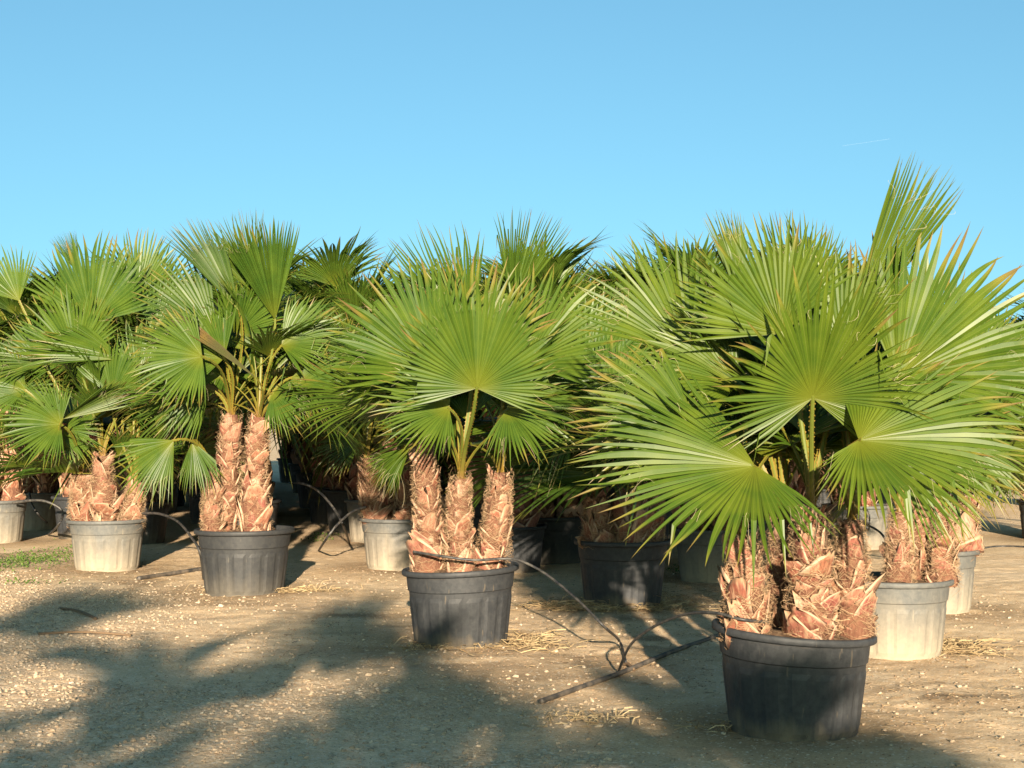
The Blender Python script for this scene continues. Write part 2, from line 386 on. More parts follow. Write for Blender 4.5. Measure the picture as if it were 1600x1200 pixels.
def blade_mesh(R, A, seed, fold=.25, curve=.25, g=(0, 0, -1), droop=.25, united=.50, age=.3, full=2.2, broken=.08, mat=None, threads=10, hang=0.0, fall=.42):
    """a costapalmate fan: pleated segments joined near the centre and free at the tips. local Y = midrib, Z = upper face; A half spread (rad)"""
    r = np.random.default_rng(seed)
    A1, A2 = A if isinstance(A, tuple) else (A, A); A = .5 * (A1 + A2)
    N = int(max(16, min(72, round(2 * A / math.radians(4.3))))) if A > .6 else int(26 + 10 * A)
    G = np.linspace(-A2, A1, N + 1); G[1:-1] += r.normal(0, .10, N - 1) * (2 * A / N)
    th = .5 * (G[1:] + G[:-1]); dl = A / N; wf = math.radians(full); 
    pleat = math.sqrt(max(.08, (wf / dl) ** 2 - 1)) if dl < wf * .96 else .55
    pleat = min(pleat, 1.5)
    u = np.abs(th) / 1.9
    Ls = R * (1 - fall * np.clip(u, 0, 1.35) ** 1.7) * (1 + r.normal(0, .018, N))
    gu = np.abs(G) / 1.9; RG = R * united * (1 - min(.62, fall * 1.15) * np.clip(gu, 0, 1.3) ** 1.5) * (1 + r.normal(0, .06, N + 1))
    sl = (np.linspace(0, 1, 4)[:-1], np.linspace(0, 1, 7))
    rows = np.concatenate([.03 + .97 * sl[0], 1 + sl[1]])    # 0..1 inside the joined part, 1..2 along the free tip
    M = len(rows)
    aj = r.normal(0, .032 * min(1, A / .7), N); dj = np.clip(droop * (1 + r.normal(0, .5, N)), 0, None); zj = r.normal(0, .09 * min(1, A / .7), N)
    GH = r.uniform(.45, 1.55, N + 1); brk = r.random(N) < broken; bs = r.uniform(.25, .7, N)
    g = np.array(g, float)
    Rm = np.minimum(RG[:-1], RG[1:])
    V = np.zeros((N, M, 3, 3)); T = np.zeros((N, M, 3)); 
    def shape(rad, ang, hz):
        s, c = np.sin(ang), np.cos(ang); f = fold * np.tanh(np.abs(s) * 3)
        x = rad * s * np.cos(f); y = rad * c; z = rad * np.abs(s) * np.sin(f) * (np.abs(s) / (np.abs(s) + .12)) + hz
        y0 = np.maximum(y, 0); z = z - curve * y0 * y0 / R; y = y - .25 * curve * curve * y0 ** 3 / (R * R)
        return np.stack([x, y, z], -1)
    for m, q in enumerate(rows):
        if q <= 1: rad = Rm * q; s = np.zeros(N)
        else: s = q - 1; rad = Rm + (Ls - Rm) * s; s = np.full(N, s)
        for e, sd in ((0, -1), (1, 0), (2, 1)):
            if sd == 0: ang = th.copy(); hz = np.zeros(N)
            else:
                ge = G[:-1] if sd < 0 else G[1:]; rg = RG[:-1] if sd < 0 else RG[1:]
                wfull = np.abs(ge - th); w = wfull.copy()
                fr = np.clip((rad - rg) / np.maximum(Ls - rg, 1e-4), 0, 1)
                wide = wfull * rg * (1 + .12 * fr) * (1 - fr ** 1.35)
                w = np.where(rad > rg, wide / np.maximum(rad, 1e-4), w)
                ang = th + sd * w; hz = pleat * dl * (GH[:-1] if sd < 0 else GH[1:]) * np.minimum(rad, rg) * (w * rad / np.maximum(wfull * np.minimum(rad, rg), 1e-5)).clip(0, 1.2)
            ang = ang + aj * s * s
            P = shape(rad, ang, hz + zj * s * s * R * .5)
            d = (np.maximum(rad - .45 * Rm, 0)) ** 2 / R
            P = P + g[None] * (dj * d)[:, None] + g[None] * (hang * rad * rad / R)[:, None]
            V[:, m, e] = P
        if q > 1:
            for k in np.nonzero(brk & (s > bs))[0]:
                m0 = max(mm for mm in range(M) if rows[mm] - 1 <= bs[k]) 
                ln = (s[k] - (rows[m0] - 1)) * (Ls[k] - Rm[k]); off = V[k, m] - V[k, m, 1]
                V[k, m] = V[k, m0, 1] + off * .9 + (g * .92 + (V[k, m0, 1] - V[k, 0, 1]) / max(1e-3, np.linalg.norm(V[k, m0, 1])) * .25) * ln
        T[:, m, :] = (rad / Ls)[:, None]
    seg = np.repeat(r.random(N), M * 3); tip = np.repeat(np.clip(r.normal(age, .28, N), 0, 1.1), M * 3)
    rib = np.tile([0, 1, 0], N * M)
    F = []
    idx = np.arange(N * M * 3).reshape(N, M, 3)
    a = idx[:, :-1, :-1].ravel(); b = idx[:, :-1, 1:].ravel(); c = idx[:, 1:, 1:].ravel(); d = idx[:, 1:, :-1].ravel()
    F = np.stack([a, b, c, d], 1).tolist(); fm = [0] * len(F)
    VV = V.reshape(-1, 3); TT = T.ravel()
    if threads:
        P, n0 = [], len(VV)
        for k in range(threads):
            i = int(r.integers(1, N)); p0 = V[i, 4, 0]; dirn = p0 / max(1e-3, np.linalg.norm(p0)); side = np.cross(dirn, (0, 0, 1)); ln = r.uniform(.06, .2); cu = r.uniform(-1, 1)
            w = .0006; k0 = n0 + len(P)
            for j in range(7):
                s = j / 6; q = p0 + dirn * ln * s * .8 + side * math.sin(s * 4 * cu) * ln * .35 + np.array((0, 0, .02 + .03 * math.sin(s * 5))) + g * .35 * ln * s * s
                P.append(q + side * w + (0, 0, w)); P.append(q - side * w)
            for j in range(6): F.append((k0 + 2 * j, k0 + 2 * j + 1, k0 + 2 * j + 3, k0 + 2 * j + 2)); fm.append(1)
        VV = np.concatenate([VV, np.array(P)]); z = np.zeros(len(P)); TT = np.concatenate([TT, z + .5]); seg = np.concatenate([seg, z]); tip = np.concatenate([tip, z]); rib = np.concatenate([rib, z])
    return mesh('frond', VV, F, [mat or LEAF, THREAD], {'t': TT, 'seg': seg, 'tipage': tip, 'rib': rib}, False, fm)

def petiole_mesh(p0, p1, d0, d1, up, w0=.026, w1=.012, seed=0, teeth=True):
    """a channelled leaf stalk from p0 to p1 (start / end directions d0, d1)"""
    L = (p1 - p0).length; n = 10; b0, b1 = p0 + d0 * L * .38, p1 - d1 * L * .33; rows, E, T, F = [], [], [], []
    pts = []
    for i in range(n):
        t = i / (n - 1); pts.append(p0 * (1 - t) ** 3 + b0 * 3 * t * (1 - t) ** 2 + b1 * 3 * t * t * (1 - t) + p1 * t ** 3)
    prof = [(-1, .25), (0, .05), (1, .25), (.7, -.45), (0, -.7), (-.7, -.45)]
    fr = []
    for i, p in enumerate(pts):
        t = i / (n - 1); tg = (pts[min(n - 1, i + 1)] - pts[max(0, i - 1)]).normalized(); sd = tg.cross(up)
        sd = sd.normalized() if sd.length > 1e-3 else Vector((1, 0, 0)); nn = sd.cross(tg).normalized()
        w = w0 + (w1 - w0) * t ** .7; w *= 1.5 - .5 * min(1, t / .12); fr.append((p, sd, nn, w))
        for (a, b) in prof: rows.append(p + sd * a * w + nn * b * w); E.append(1.0 if abs(a) == 1 else 0.2); T.append(t)
    F = grid_faces(n, 6, 0, True); F.append([(n - 1) * 6 + k for k in range(6)])
    if teeth:
        r = random.Random(seed); m = int(L / .035)
        for s in (-1, 1):
            for k in range(m):
                t = (k + r.random() * .6) / m; i = min(n - 2, int(t * (n - 1))); f = t * (n - 1) - i
                p = fr[i][0].lerp(fr[i + 1][0], f); w = fr[i][3]; sd = fr[i][1]; tg = (fr[i + 1][0] - fr[i][0]).normalized(); nn = fr[i][2]
                k0 = len(rows); e = p + sd * s * w * .95 + nn * w * .25
                rows += [e - tg * .007, e + tg * .007, e + sd * s * .006 + tg * r.uniform(-.006, .004), e - nn * .004]
                E += [1, 1, 1, 1]; T += [t] * 4; F += [(k0, k0 + 1, k0 + 2), (k0 + 3, k0 + 2, k0 + 1), (k0, k0 + 2, k0 + 3)]
    return mesh('petiole', [tuple(v) for v in rows], F, PET, {'edge': E, 't': T}, False)

def frame(axis_, normal):
    y = axis_.normalized(); x = y.cross(normal).normalized(); z = x.cross(y)
    return Matrix(((x.x, y.x, z.x, 0), (x.y, y.y, z.y, 0), (x.z, y.z, z.z, 0), (0, 0, 0, 1)))

# pool of blades for the plants behind (shared mesh data)
POOL = {'young': [], 'mid': [], 'old': []}
for k in range(9):
    r = random.Random(500 + k)
    for nm, el in (('young', 70), ('mid', 30), ('old', -15)):
        e = math.radians(el); gl = (0, -math.sin(e), -math.cos(e))
        if nm == 'young': A = r.choice([.32, .5, .8, 1.1, 1.3])
        elif nm == 'mid': A = r.uniform(1.2, 2.2)
        else: A = r.uniform(1.3, 2.4)
        POOL[nm].append(blade_mesh(r.uniform(.78, .98), A, 900 + k * 3 + el, fold=r.uniform(.1, .5), curve=r.uniform(.1, .35), g=gl,
                                   droop=r.uniform(.1, .3) if nm != 'old' else r.uniform(.25, .5), united=r.uniform(.47, .60), age=r.uniform(.15, .5), broken=.03 if nm != 'old' else .09, threads=4))

def add_frond(root, M, me, tint, p0, H, d0, axis_, up, seed, w0=.024, teeth=True):
    f = link('frond', me, root, M); f.color = (*tint, 1)
    pm = petiole_mesh(p0, H + axis_ * .015, d0, axis_, up, w0, .011, seed, teeth)
    inv = M.inverted(); p = link('petiole', pm, f, inv); p.color = (*tint, 1)
    return f

def random_frond(root, top, seed, tint, az=None, el=None, scale=1.0, teeth=False):
    r = random.Random(seed); az = r.uniform(0, 6.283) if az is None else az; el = r.uniform(-5, 80) if el is None else el
    e = math.radians(el); hd = Vector((math.cos(az), math.sin(az), 0)); up = Vector((0, 0, 1)); L = r.uniform(.38, .72) * scale
    H = top + (hd * math.cos(e) + up * math.sin(e)) * L
    e2 = e - math.radians(r.uniform(5, 32)); axis_ = hd * math.cos(e2) + up * math.sin(e2); tw = r.uniform(-.45, .45)
    nrm = -hd * math.sin(e2) + up * math.cos(e2); sd = axis_.cross(nrm); nrm = nrm * math.cos(tw) + sd * math.sin(tw); axis_ = (axis_ + sd * r.uniform(-.2, .2)).normalized()
    nm = 'young' if el > 58 else ('mid' if el > 12 else 'old'); me = r.choice(POOL[nm]); s = r.uniform(.95, 1.18) * scale
    M = Matrix.Translation(H) @ frame(axis_, nrm) @ Matrix.Scale(s, 4)
    f = link('frond', me, root, M); c = r.uniform(.66, 1.12); f.color = (tint[0] * c, tint[1] * c, tint[2] * c, 1)
    e0 = min(1.5, e + .5); d0 = hd * math.cos(e0) + up * math.sin(e0)
    p = link('petiole', petiole_mesh(top, H + axis_ * .015, d0, axis_, up, .015, .009, seed, teeth), f, M.inverted())
    return f

def crown(root, top, n, seed, tint, azr=None, elr=(0, 82), scale=1.0, teeth=False):
    r = random.Random(seed); a0 = r.random() * 6.28
    for k in range(n):
        s = k / max(1, n - 1); el = elr[0] + (elr[1] - elr[0]) * s + r.uniform(-8, 8)
        az = a0 + k * 2.39996 + r.uniform(-.3, .3)
        if azr: az = azr[0] + (azr[1] - azr[0]) * ((k * .618 + a0) % 1)
        random_frond(root, top, seed * 131 + k, tint, az, el, scale, teeth)

def build_stem(root, base, top, r0, r1, seed, detail):
    V, F, mats, fib = make_trunk(base, top, r0, r1, seed, detail=detail)
    if detail >= 1:
        t = link('trunk', mesh('trunk', V, F, TRUNK, None, True), root)
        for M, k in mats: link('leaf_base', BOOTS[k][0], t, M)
        tag(link('fibre', fib, t), kind='stuff')
    else:                                             # far plants: husks joined into the trunk
        P, FF, E, Vv, fm = [V], [list(f) for f in F], [np.zeros(len(V))], [np.full(len(V), .5)], [0] * len(F); n = len(V)
        for M, k in mats[::2]:
            _, bp, bf, be, bv = BOOTS[k]; A = np.array(M); P.append(bp @ (A[:3, :3] * 1.25).T + A[:3, 3]); FF += [[i + n for i in f] for f in bf]; fm += [1] * len(bf); n += len(bp); E.append(be); Vv.append(bv)
        me = mesh('trunk', np.concatenate(P), FF, [TRUNK, BOOT], {'edge': np.concatenate(E), 'v': np.concatenate(Vv)}, True, fm)
        link('trunk', me, root)

def palm_root(name, loc, label, group=None):
    o = bpy.data.objects.new(name, None); COL.objects.link(o); o.location = loc; o.empty_display_size = .1
    return tag(o, label, 'palm', group)
def add_pot(root, r, h, kind, warp=(0, 0), seed=0, small=False):
    b, ri, so = pot_mesh(r, h, POT[kind], warp, seed, small=small)
    p = link('pot', b, root); link('rim', ri, p); link('soil', so, p); return p

# ------------------------------------------------------------------ the plants whose pots show
HERO = {}
def hero_palm(key, label, r, h, kind, stems, tint, warp=(0, 0), detail=2, name='potted_fan_palm', seed=1):
    """stems: (base px, top px, top py, depth offset, base radius)"""
    x, y = POTS[key]; root = palm_root(name, (x, y, gz(x, y) - .012), label); loc = Vector(root.location)
    add_pot(root, r, h, kind, warp, seed)
    tops = []
    for k, (bx, tx, ty, dy, r0) in enumerate(stems):
        Yd = y + dy; b = Vector(((bx - 800) / FOC * Yd, Yd, loc.z + h * .90)) - loc; t = at(tx, ty, Yd) - loc
        build_stem(root, b, t, r0, r0 * .60, seed * 10 + k, detail); tops.append(t)
    HERO[key] = (root, loc, tops, y, tint)
    return root, tops
def hf(key, stem, hx, hy, dY, ang, Rpx, A, tilt=0, roll=0, fold=.25, curve=.2, droop=.25, united=.50, age=.35, seed=0, mat=None, tint=None, w0=.017, broken=.08, hang=0.0, fall=.42):
    """one frond set by the pixel of its leaf joint, the direction of its midrib in the picture and its length in pixels"""
    root, loc, tops, y, tn = HERO[key]; Yd = y + dY; H = at(hx, hy, Yd) - loc; a = math.radians(ang); tl = math.radians(tilt)
    e = Vector((math.cos(a), 0, math.sin(a))); c = Vector((0, -1, 0)); ax_ = e * math.cos(tl) + c * math.sin(tl); n = c * math.cos(tl) - e * math.sin(tl)
    n = Matrix.Rotation(math.radians(roll), 3, ax_) @ n
    R = Rpx / FOC * Yd / max(.35, math.cos(tl)); F = frame(ax_, n); gl = F.to_3x3().transposed() @ Vector((0, 0, -1))
    me = blade_mesh(R, tuple(map(math.radians, A)) if isinstance(A, tuple) else math.radians(A), 3000 + seed, fold, curve, tuple(gl), droop, united, age, mat=mat, broken=broken, hang=hang, threads=14, fall=fall)
    M = Matrix.Translation(H) @ F; p0 = tops[stem] - Vector((0, 0, .04)); dv = (H - p0); d0 = (dv.normalized() + Vector((0, 0, .8))).normalized()
    up = (n if n.z > 0 else -n) + Vector((0, -.3, .3))
    f = add_frond(root, M, me, tint or tn, p0, H, d0, (ax_ + dv.normalized() * .8).normalized(), up, seed, w0)
    return f

T1 = (1.10, 1.10, .70); T2 = (.94, 1.04, .85); T3 = (.90, 1.03, .92); TB = (1.0, 1.12, 1.02)
# P1: the big plant at the right front
hero_palm('p1', 'fan palm with wide yellow-green fans in the dark pot at the end of the pipe', .425, .55, 'dark',
          [(1166, 1160, 838, -.10, .105), (1222, 1224, 800, .18, .075), (1266, 1268, 792, -.16, .112), (1334, 1330, 812, -.02, .095)], T1, (-.075, 0), 2, seed=1)
hf('p1', 0, 1180, 728, -.70, 180, 290, (75, 125), 6, 52, .10, .05, .08, .56, .3, 1, fall=.30)
hf('p1', 2, 1270, 622, -.60, 92, 190, 128, 34, 0, .38, .10, .12, .58, .3, 2, fall=.3)
hf('p1', 3, 1342, 688, -.80, 8, 285, (150, 95), 6, -48, .12, .05, .10, .58, .5, 3, broken=.08, fall=.42)
hf('p1', 2, 1222, 522, -.25, 112, 200, 72, 0, -15, .25, .05, .05, .61, .2, 4)
hf('p1', 3, 1322, 545, .15, 67, 318, 13, 0, 20, .15, -.10, .03, .74, .2, 5, broken=0)
hf('p1', 0, 1088, 664, -.35, 168, 205, 58, 5, 20, .25, .12, .15, .56, .56, 6)
hf('p1', 1, 1078, 556, .35, 122, 222, 50, -5, 20, .20, .05, .04, .56, .25, 7)
hf('p1', 3, 1402, 592, .10, 46, 285, 68, 5, -15, .25, .12, .10, .58, .56, 8)
hf('p1', 2, 1250, 520, .35, 86, 200, 34, -6, 30, .2, .05, .03, .61, .2, 9)
hf('p1', 1, 1168, 500, .45, 102, 180, 16, 0, 40, .1, .05, .03, .70, .3, 10)
hf('p1', 1, 1150, 602, .05, 150, 180, 70, 15, 30, .3, .1, .12, .56, .4, 11)
hf('p1', 2, 1318, 560, .0, 80, 190, 40, 5, -40, .2, .05, .05, .58, .3, 12)
hf('p1', 3, 1378, 660, .35, 20, 230, 60, 0, -10, .3, .2, .2, .56, .56, 13, broken=.12)
hf('p1', 0, 1120, 680, .10, 174, 205, 52, 0, 25, .3, .05, .06, .56, .5, 14)
hf('p1', 3, 1392, 706, .20, -24, 180, 58, 5, -20, .3, .15, .25, .55, .4, 15, broken=.12)
for k, t in enumerate(HERO['p1'][2]): crown(HERO['p1'][0], t, 5, 40 + k, T1, (.5, 2.6), (42, 80), .95, True)

# P2: the middle plant
hero_palm('p2', 'fan palm with three separate shaggy trunks and a hose looped over its black pot', .428, .575, 'dark',
          [(670, 659, 692, -.06, .103), (719, 720, 748, -.14, .092), (764, 781, 738, -.02, .105)], T2, (.05, 0), 2, seed=2)
hf('p2', 1, 745, 607, -.85, 86, 178, 108, 18, 0, .22, .05, .06, .66, .3, 21, w0=.019)
hf('p2', 1, 702, 638, -.60, 172, 122, 92, 22, 25, .3, .1, .15, .56, .25, 22, w0=.018)
hf('p2', 0, 680, 585, -.30, 124, 205, 66, 5, 15, .25, .08, .08, .61, .3, 23)
hf('p2', 2, 792, 640, -.50, -8, 118, 100, 25, -25, .3, .15, .2, .55, .4, 24)
hf('p2', 0, 730, 545, .10, 112, 215, 34, 0, 30, .15, .05, .04, .58, .25, 25)
hf('p2', 2, 800, 480, .15, 76, 162, 26, 0, -10, .15, -.05, .03, .56, .2, 26)
hf('p2', 2, 822, 570, -.10, 52, 180, 70, 8, -20, .25, .1, .1, .58, .35, 27)
hf('p2', 1, 740, 560, -.15, 92, 175, 70, -4, 5, .25, .05, .04, .55, .9, 28, tint=(1.2, 1.05, .8))
hf('p2', 2, 838, 610, .15, 18, 150, 75, 5, -30, .25, .15, .2, .56, .4, 29)
hf('p2', 0, 655, 600, .15, 150, 140, 60, 0, 20, .25, .12, .15, .56, .3, 30)
hf('p2', 0, 640, 700, -.25, 222, 78, 34, 10, 20, .3, .2, .2, .55, .4, 31)
for k, t in enumerate(HERO['p2'][2]): crown(HERO['p2'][0], t, 6, 60 + k, T2, (.4, 2.7), (38, 78), .95)

# P3: left of the middle, tall trunks
hero_palm('p3', 'fan palm with two tall trunks and a browned frond in a large grey-black pot', .462, .62, 'half',
          [(350, 362, 648, .02, .12), (400, 405, 652, -.12, .125), (334, 336, 735, -.14, .09)], T3, (.01, 0), 2, seed=3)
hf('p3', 1, 430, 500, -.25, 99, 160, 26, 4, 0, .12, 0, .02, .72, .2, 41)
hf('p3', 0, 374, 487, -.20, 121, 172, 24, 0, 55, .15, .0, .04, .61, .25, 42, tint=(.7, .82, 1.0))
hf('p3', 1, 402, 462, .0, 112, 140, 30, 0, -15, .12, 0, .03, .56, .2, 43, tint=(1.15, 1.1, 1.1))
hf('p3', 0, 338, 524, -.30, 134, 150, 40, 5, 35, .2, .05, .06, .58, .3, 44, tint=(.75, .86, 1.0))
hf('p3', 0, 316, 557, -.70, 186, 112, 88, 18, 15, .25, .1, .12, .58, .56, 45)
hf('p3', 1, 402, 592, -.65, 141, 170, 8, 0, 58, .15, .05, .03, .72, .9, 46, mat=DEAD)
hf('p3', 1, 468, 600, -.45, 6, 92, 70, 25, -25, .3, .15, .25, .56, .3, 47)
hf('p3', 2, 272, 688, -.70, 226, 112, 52, 5, 15, .3, .1, .12, .55, .3, 48, tint=(1.05, 1.1, .95))
hf('p3', 2, 300, 690, -.45, 285, 80, 40, 5, -30, .3, .1, .2, .56, .3, 49)
hf('p3', 1, 450, 560, .1, 48, 120, 60, 0, -25, .25, .1, .1, .56, .3, 50)
hf('p3', 0, 345, 590, -.2, 160, 105, 60, 10, 40, .3, .15, .2, .55, .4, 51)
hf('p3', 1, 425, 615, -.55, 330, 70, 60, 30, -10, .3, .15, .25, .55, .4, 52)
hf('p3', 0, 372, 520, -.05, 60, 95, 110, 25, 10, .3, .1, .15, .56, .3, 53)
for k, t in enumerate(HERO['p3'][2][:2]): crown(HERO['p3'][0], t, 12, 80 + k, T3, (-.5, 3.6), (8, 78), .95)

# P4: far left, squat trunks
hero_palm('p4', 'fan palm on short pale husky trunks in a scratched pot fading to beige', .425, .56, 'dusty',
          [(130, 126, 742, -.05, .125), (166, 160, 712, -.14, .13), (206, 212, 758, -.05, .115)], T3, (.01, 0), 2, seed=4)
hf('p4', 1, 143, 505, .05, 84, 150, 70, 6, 5, .2, .05, .05, .61, .3, 61)
hf('p4', 1, 192, 562, -.35, 162, 150, 30, 4, 40, .2, .08, .08, .61, .4, 62)
hf('p4', 0, 95, 663, -.55, 172, 100, 100, 20, 20, .3, .12, .15, .55, .3, 63)
hf('p4', 0, 98, 655, -.70, 27, 125, 24, 5, 62, .3, .02, .05, .61, .3, 64, tint=(1.2, 1.2, 1.0))  # brighter tint paints this folded blade as sunlit
hf('p4', 0, 68, 570, -.1, 142, 95, 70, 5, 30, .25, .1, .12, .56, .3, 65, tint=(.8, .9, 1.0))
hf('p4', 1, 150, 590, .0, 268, 70, 30, 0, 70, .2, .05, .1, .56, .3, 66)
hf('p4', 0, 98, 672, -.25, 345, 70, 60, 10, 0, .3, .15, .25, .56, .4, 67)
hf('p4', 2, 215, 600, .1, 70, 120, 60, 0, -20, .2, .1, .1, .56, .3, 68)
hf('p4', 2, 195, 640, -.1, 40, 70, 70, 10, -20, .3, .1, .2, .55, .3, 69)
hf('p4', 2, 216, 462, .56, 86, 112, 58, 0, -10, .2, .05, .04, .56, .3, 70)
hf('p4', 1, 126, 432, .56, 114, 78, 18, 0, 20, .15, .0, .03, .56, .3, 71)
hf('p4', 0, 30, 470, .56, 120, 100, 50, 0, 20, .2, .05, .05, .5, .3, 72)
hf('p4', 2, 240, 520, .4, 60, 110, 60, 0, -20, .2, .05, .08, .56, .3, 73)
hf('p4', 1, 120, 560, -.2, 110, 120, 80, 8, 10, .25, .08, .1, .58, .3, 74)
hf('p4', 2, 175, 620, -.3, 60, 100, 80, 15, -10, .3, .1, .15, .58, .3, 75)
hf('p4', 0, 40, 610, -.2, 165, 90, 70, 10, 20, .3, .1, .15, .58, .3, 76)
hf('p3', 0, 330, 610, -.1, 205, 110, 60, 8, 25, .3, .12, .2, .56, .4, 54)
hf('p3', 1, 440, 540, -.3, 20, 110, 70, 10, -30, .3, .1, .15, .58, .3, 55)
hf('p3', 1, 455, 590, -.2, 345, 95, 60, 12, -25, .3, .15, .25, .56, .3, 56)
hf('p3', 0, 350, 560, -.45, 150, 120, 75, 12, 15, .3, .1, .12, .58, .35, 57)
for k, t in enumerate(HERO['p4'][2]): crown(HERO['p4'][0], t, 8, 100 + k, T3, (-.5, 3.6), (10, 80), .95)

# P5 and P6: dusty pots behind the big one
hero_palm('p5', 'fan palm in a dust-whitened pot close behind the big dark pot', .40, .54, 'dusty',
          [(1402, 1406, 800, -.1, .088), (1470, 1478, 802, -.05, .095), (1434, 1430, 775, .1, .08)], (1.05, 1.03, .9), (0, 0), 2, seed=5)
hf('p5', 0, 1442, 560, .0, 84, 180, 44, 0, 20, .2, .05, .06, .56, .6, 81)
hf('p5', 1, 1500, 600, -.1, 28, 175, 70, 5, -20, .25, .15, .15, .56, .56, 82)
hf('p5', 1, 1480, 690, -.35, -12, 150, 66, 10, -20, .3, .2, .3, .55, .56, 83, broken=.15)
hf('p5', 2, 1410, 540, .2, 100, 160, 40, 0, 30, .2, .05, .05, .56, .4, 84)
hf('p5', 0, 1395, 640, -.2, 120, 140, 80, 10, 10, .3, .1, .1, .56, .4, 85)
for k, t in enumerate(HERO['p5'][2]): crown(HERO['p5'][0], t, 6, 120 + k, T1, (-.1, 3.0), (28, 78), .95)
hero_palm('p6', 'fan palm in a dust-whitened pot standing third in line behind the big dark pot', .385, .54, 'dusty',
          [(1506, 1512, 778, -.1, .12), (1462, 1466, 770, -.05, .12), (1440, 1436, 772, .1, .11)], T2, (0, 0), 1, seed=6)
for k, t in enumerate(HERO['p6'][2]): crown(HERO['p6'][0], t, 9, 140 + k, T2, (-.8, 3.4), (28, 80), .98)
hf('p6', 0, 1560, 640, -.1, 25, 120, 70, 5, -20, .25, .15, .2, .56, .56, 91)
hf('p6', 0, 1530, 590, -.1, 60, 130, 70, 5, -10, .25, .1, .1, .56, .4, 92)

# P8: black pot in shadow, P9: dusty pot behind the middle plant
hero_palm('p8', 'fan palm with reddish trunks in a shaded black pot ringed by straw', .42, .59, 'dark',
          [(938, 932, 776, -.15, .13), (984, 988, 770, -.18, .14), (1014, 1020, 776, 0, .12)], T3, (0, 0), 2, seed=8)
hf('p8', 0, 915, 600, .1, 70, 170, 75, 5, 10, .25, .1, .1, .56, .3, 101)
hf('p8', 0, 900, 660, -.3, 200, 120, 60, 10, 25, .3, .15, .3, .55, .4, 102)
hf('p8', 1, 960, 640, -.4, 130, 150, 70, 10, 15, .3, .1, .1, .56, .4, 103)
for k, t in enumerate(HERO['p8'][2]): crown(HERO['p8'][0], t, 10, 160 + k, T3, (-.5, 3.6), (22, 80), .98)
hero_palm('p9', 'fan palm with one pale lit trunk in a dust-coated pot behind the hose-looped one', .425, .56, 'dusty',
          [(586, 574, 716, -.12, .115), (634, 642, 712, -.10, .115), (612, 612, 690, .12, .11)], T3, (0, 0), 2, seed=9)
hf('p9', 0, 572, 590, -.4, 141, 140, 32, 0, 30, .2, .05, .05, .64, .4, 111)
hf('p9', 0, 562, 690, -.3, 195, 78, 60, 10, 30, .3, .1, .2, .55, .4, 112, tint=(.7, .8, .9))  # darker tint puts this low fan's shade into its colour
hf('p9', 1, 632, 706, -.35, 222, 72, 40, 5, 15, .3, .1, .2, .55, .4, 113)
hf('p9', 0, 520, 590, .0, 100, 110, 70, 0, 10, .2, .05, .05, .56, .4, 114)
for k, t in enumerate(HERO['p9'][2]): crown(HERO['p9'][0], t, 10, 180 + k, T3, (.3, 2.8), (25, 82), 1.0)

# smaller visible pots further back
def back_palm(key, label, r, h, kind, hts, tint, seed, detail=0, nf=11):
    x, y = POTS[key]; root = palm_root('potted_fan_palm', (x, y, gz(x, y) - .012), label); add_pot(root, r, h, kind, (0, 0), seed, True)
    rr = random.Random(seed); a0 = rr.random() * 6
    for k, ht in enumerate(hts):
        a = a0 + k * 6.283 / len(hts); b = Vector((math.cos(a) * .19, math.sin(a) * .19, h * .9)); t = Vector((math.cos(a) * .23, math.sin(a) * .23, h + ht))
        build_stem(root, b, t, .13, .085, seed * 7 + k, detail); crown(root, t, nf, seed * 11 + k, tint, None, (0, 82), 1.0)
    return root
back_palm('p10', 'fan palm with fibrous red-brown trunks in a dust-streaked pot beside the tangled hoses', .425, .58, 'dusty', (.85, 1.3, 1.95), T3, 210, 1, 12)
back_palm('p11', 'fan palm in a pale pot half hidden behind the tangled hoses', .41, .56, 'dusty', (.8, 1.3, 1.9), TB, 211, 1, 12)
back_palm('p12', 'fan palm in a pale pot seen through the gap left of the tall trunks', .42, .56, 'dusty', (.9, 1.1, 1.3), TB, 212)
back_palm('p7', 'fan palm in a wide pale pot with a hose arching before it', .44, .56, 'dusty', (.9, 1.0, .8), TB, 207)
back_palm('p13', 'fan palm in a half shaded pot beside green weeds', .40, .54, 'dusty', (.8, .9, 1.0), TB, 213)
back_palm('p14', 'fan palm in a pale pot seen between the trunks over the big dark pot', .40, .54, 'dusty', (.8, .9, 1.0), TB, 214)
back_palm('p15', 'fan palm in a slim dark pot alone on the open ground', .37, .54, 'half', (.35, .6, .7), TB, 215, 1)
back_palm('p16', 'fan palm in a pale pot peeking out behind the dust-coated one', .42, .58, 'dusty', (.8, .9, 1.25), TB, 216)

# ------------------------------------------------------------------ rows behind (and the row behind the photographer)
def proto(seed, tint, hts, kind, nf=15, elr=(2, 84)):
    root = palm_root('potted_fan_palm', (0, 0, 0), 'tall fan palm crowded in the rows behind the front pots', 'fan palms in the crowded rows behind')
    add_pot(root, .42, .56, kind, (0, 0), seed, True); rr = random.Random(seed); a0 = rr.random() * 6
    for k, ht in enumerate(hts):
        a = a0 + k * 6.283 / len(hts); b = Vector((math.cos(a) * .18, math.sin(a) * .18, .5)); t = Vector((math.cos(a) * .24, math.sin(a) * .24, .56 + ht))
        build_stem(root, b, t, .13, .085, seed * 7 + k, 0); crown(root, t, nf, seed * 17 + k, tint, None, elr, 1.08)
    return root
PROTOS = [proto(301, TB, (1.2, 1.6, 1.9), 'half'), proto(302, T3, (1.5, 1.7, 1.9), 'dark'), proto(303, TB, (1.1, 1.5, 1.8), 'half'), proto(304, T3, (1.35, 1.7, 1.5), 'dark'), proto(305, T3, (1.2, 1.8), 'half', 8, (8, 80))]  # back-row pots coloured dark, standing in for deep shade under the crowns
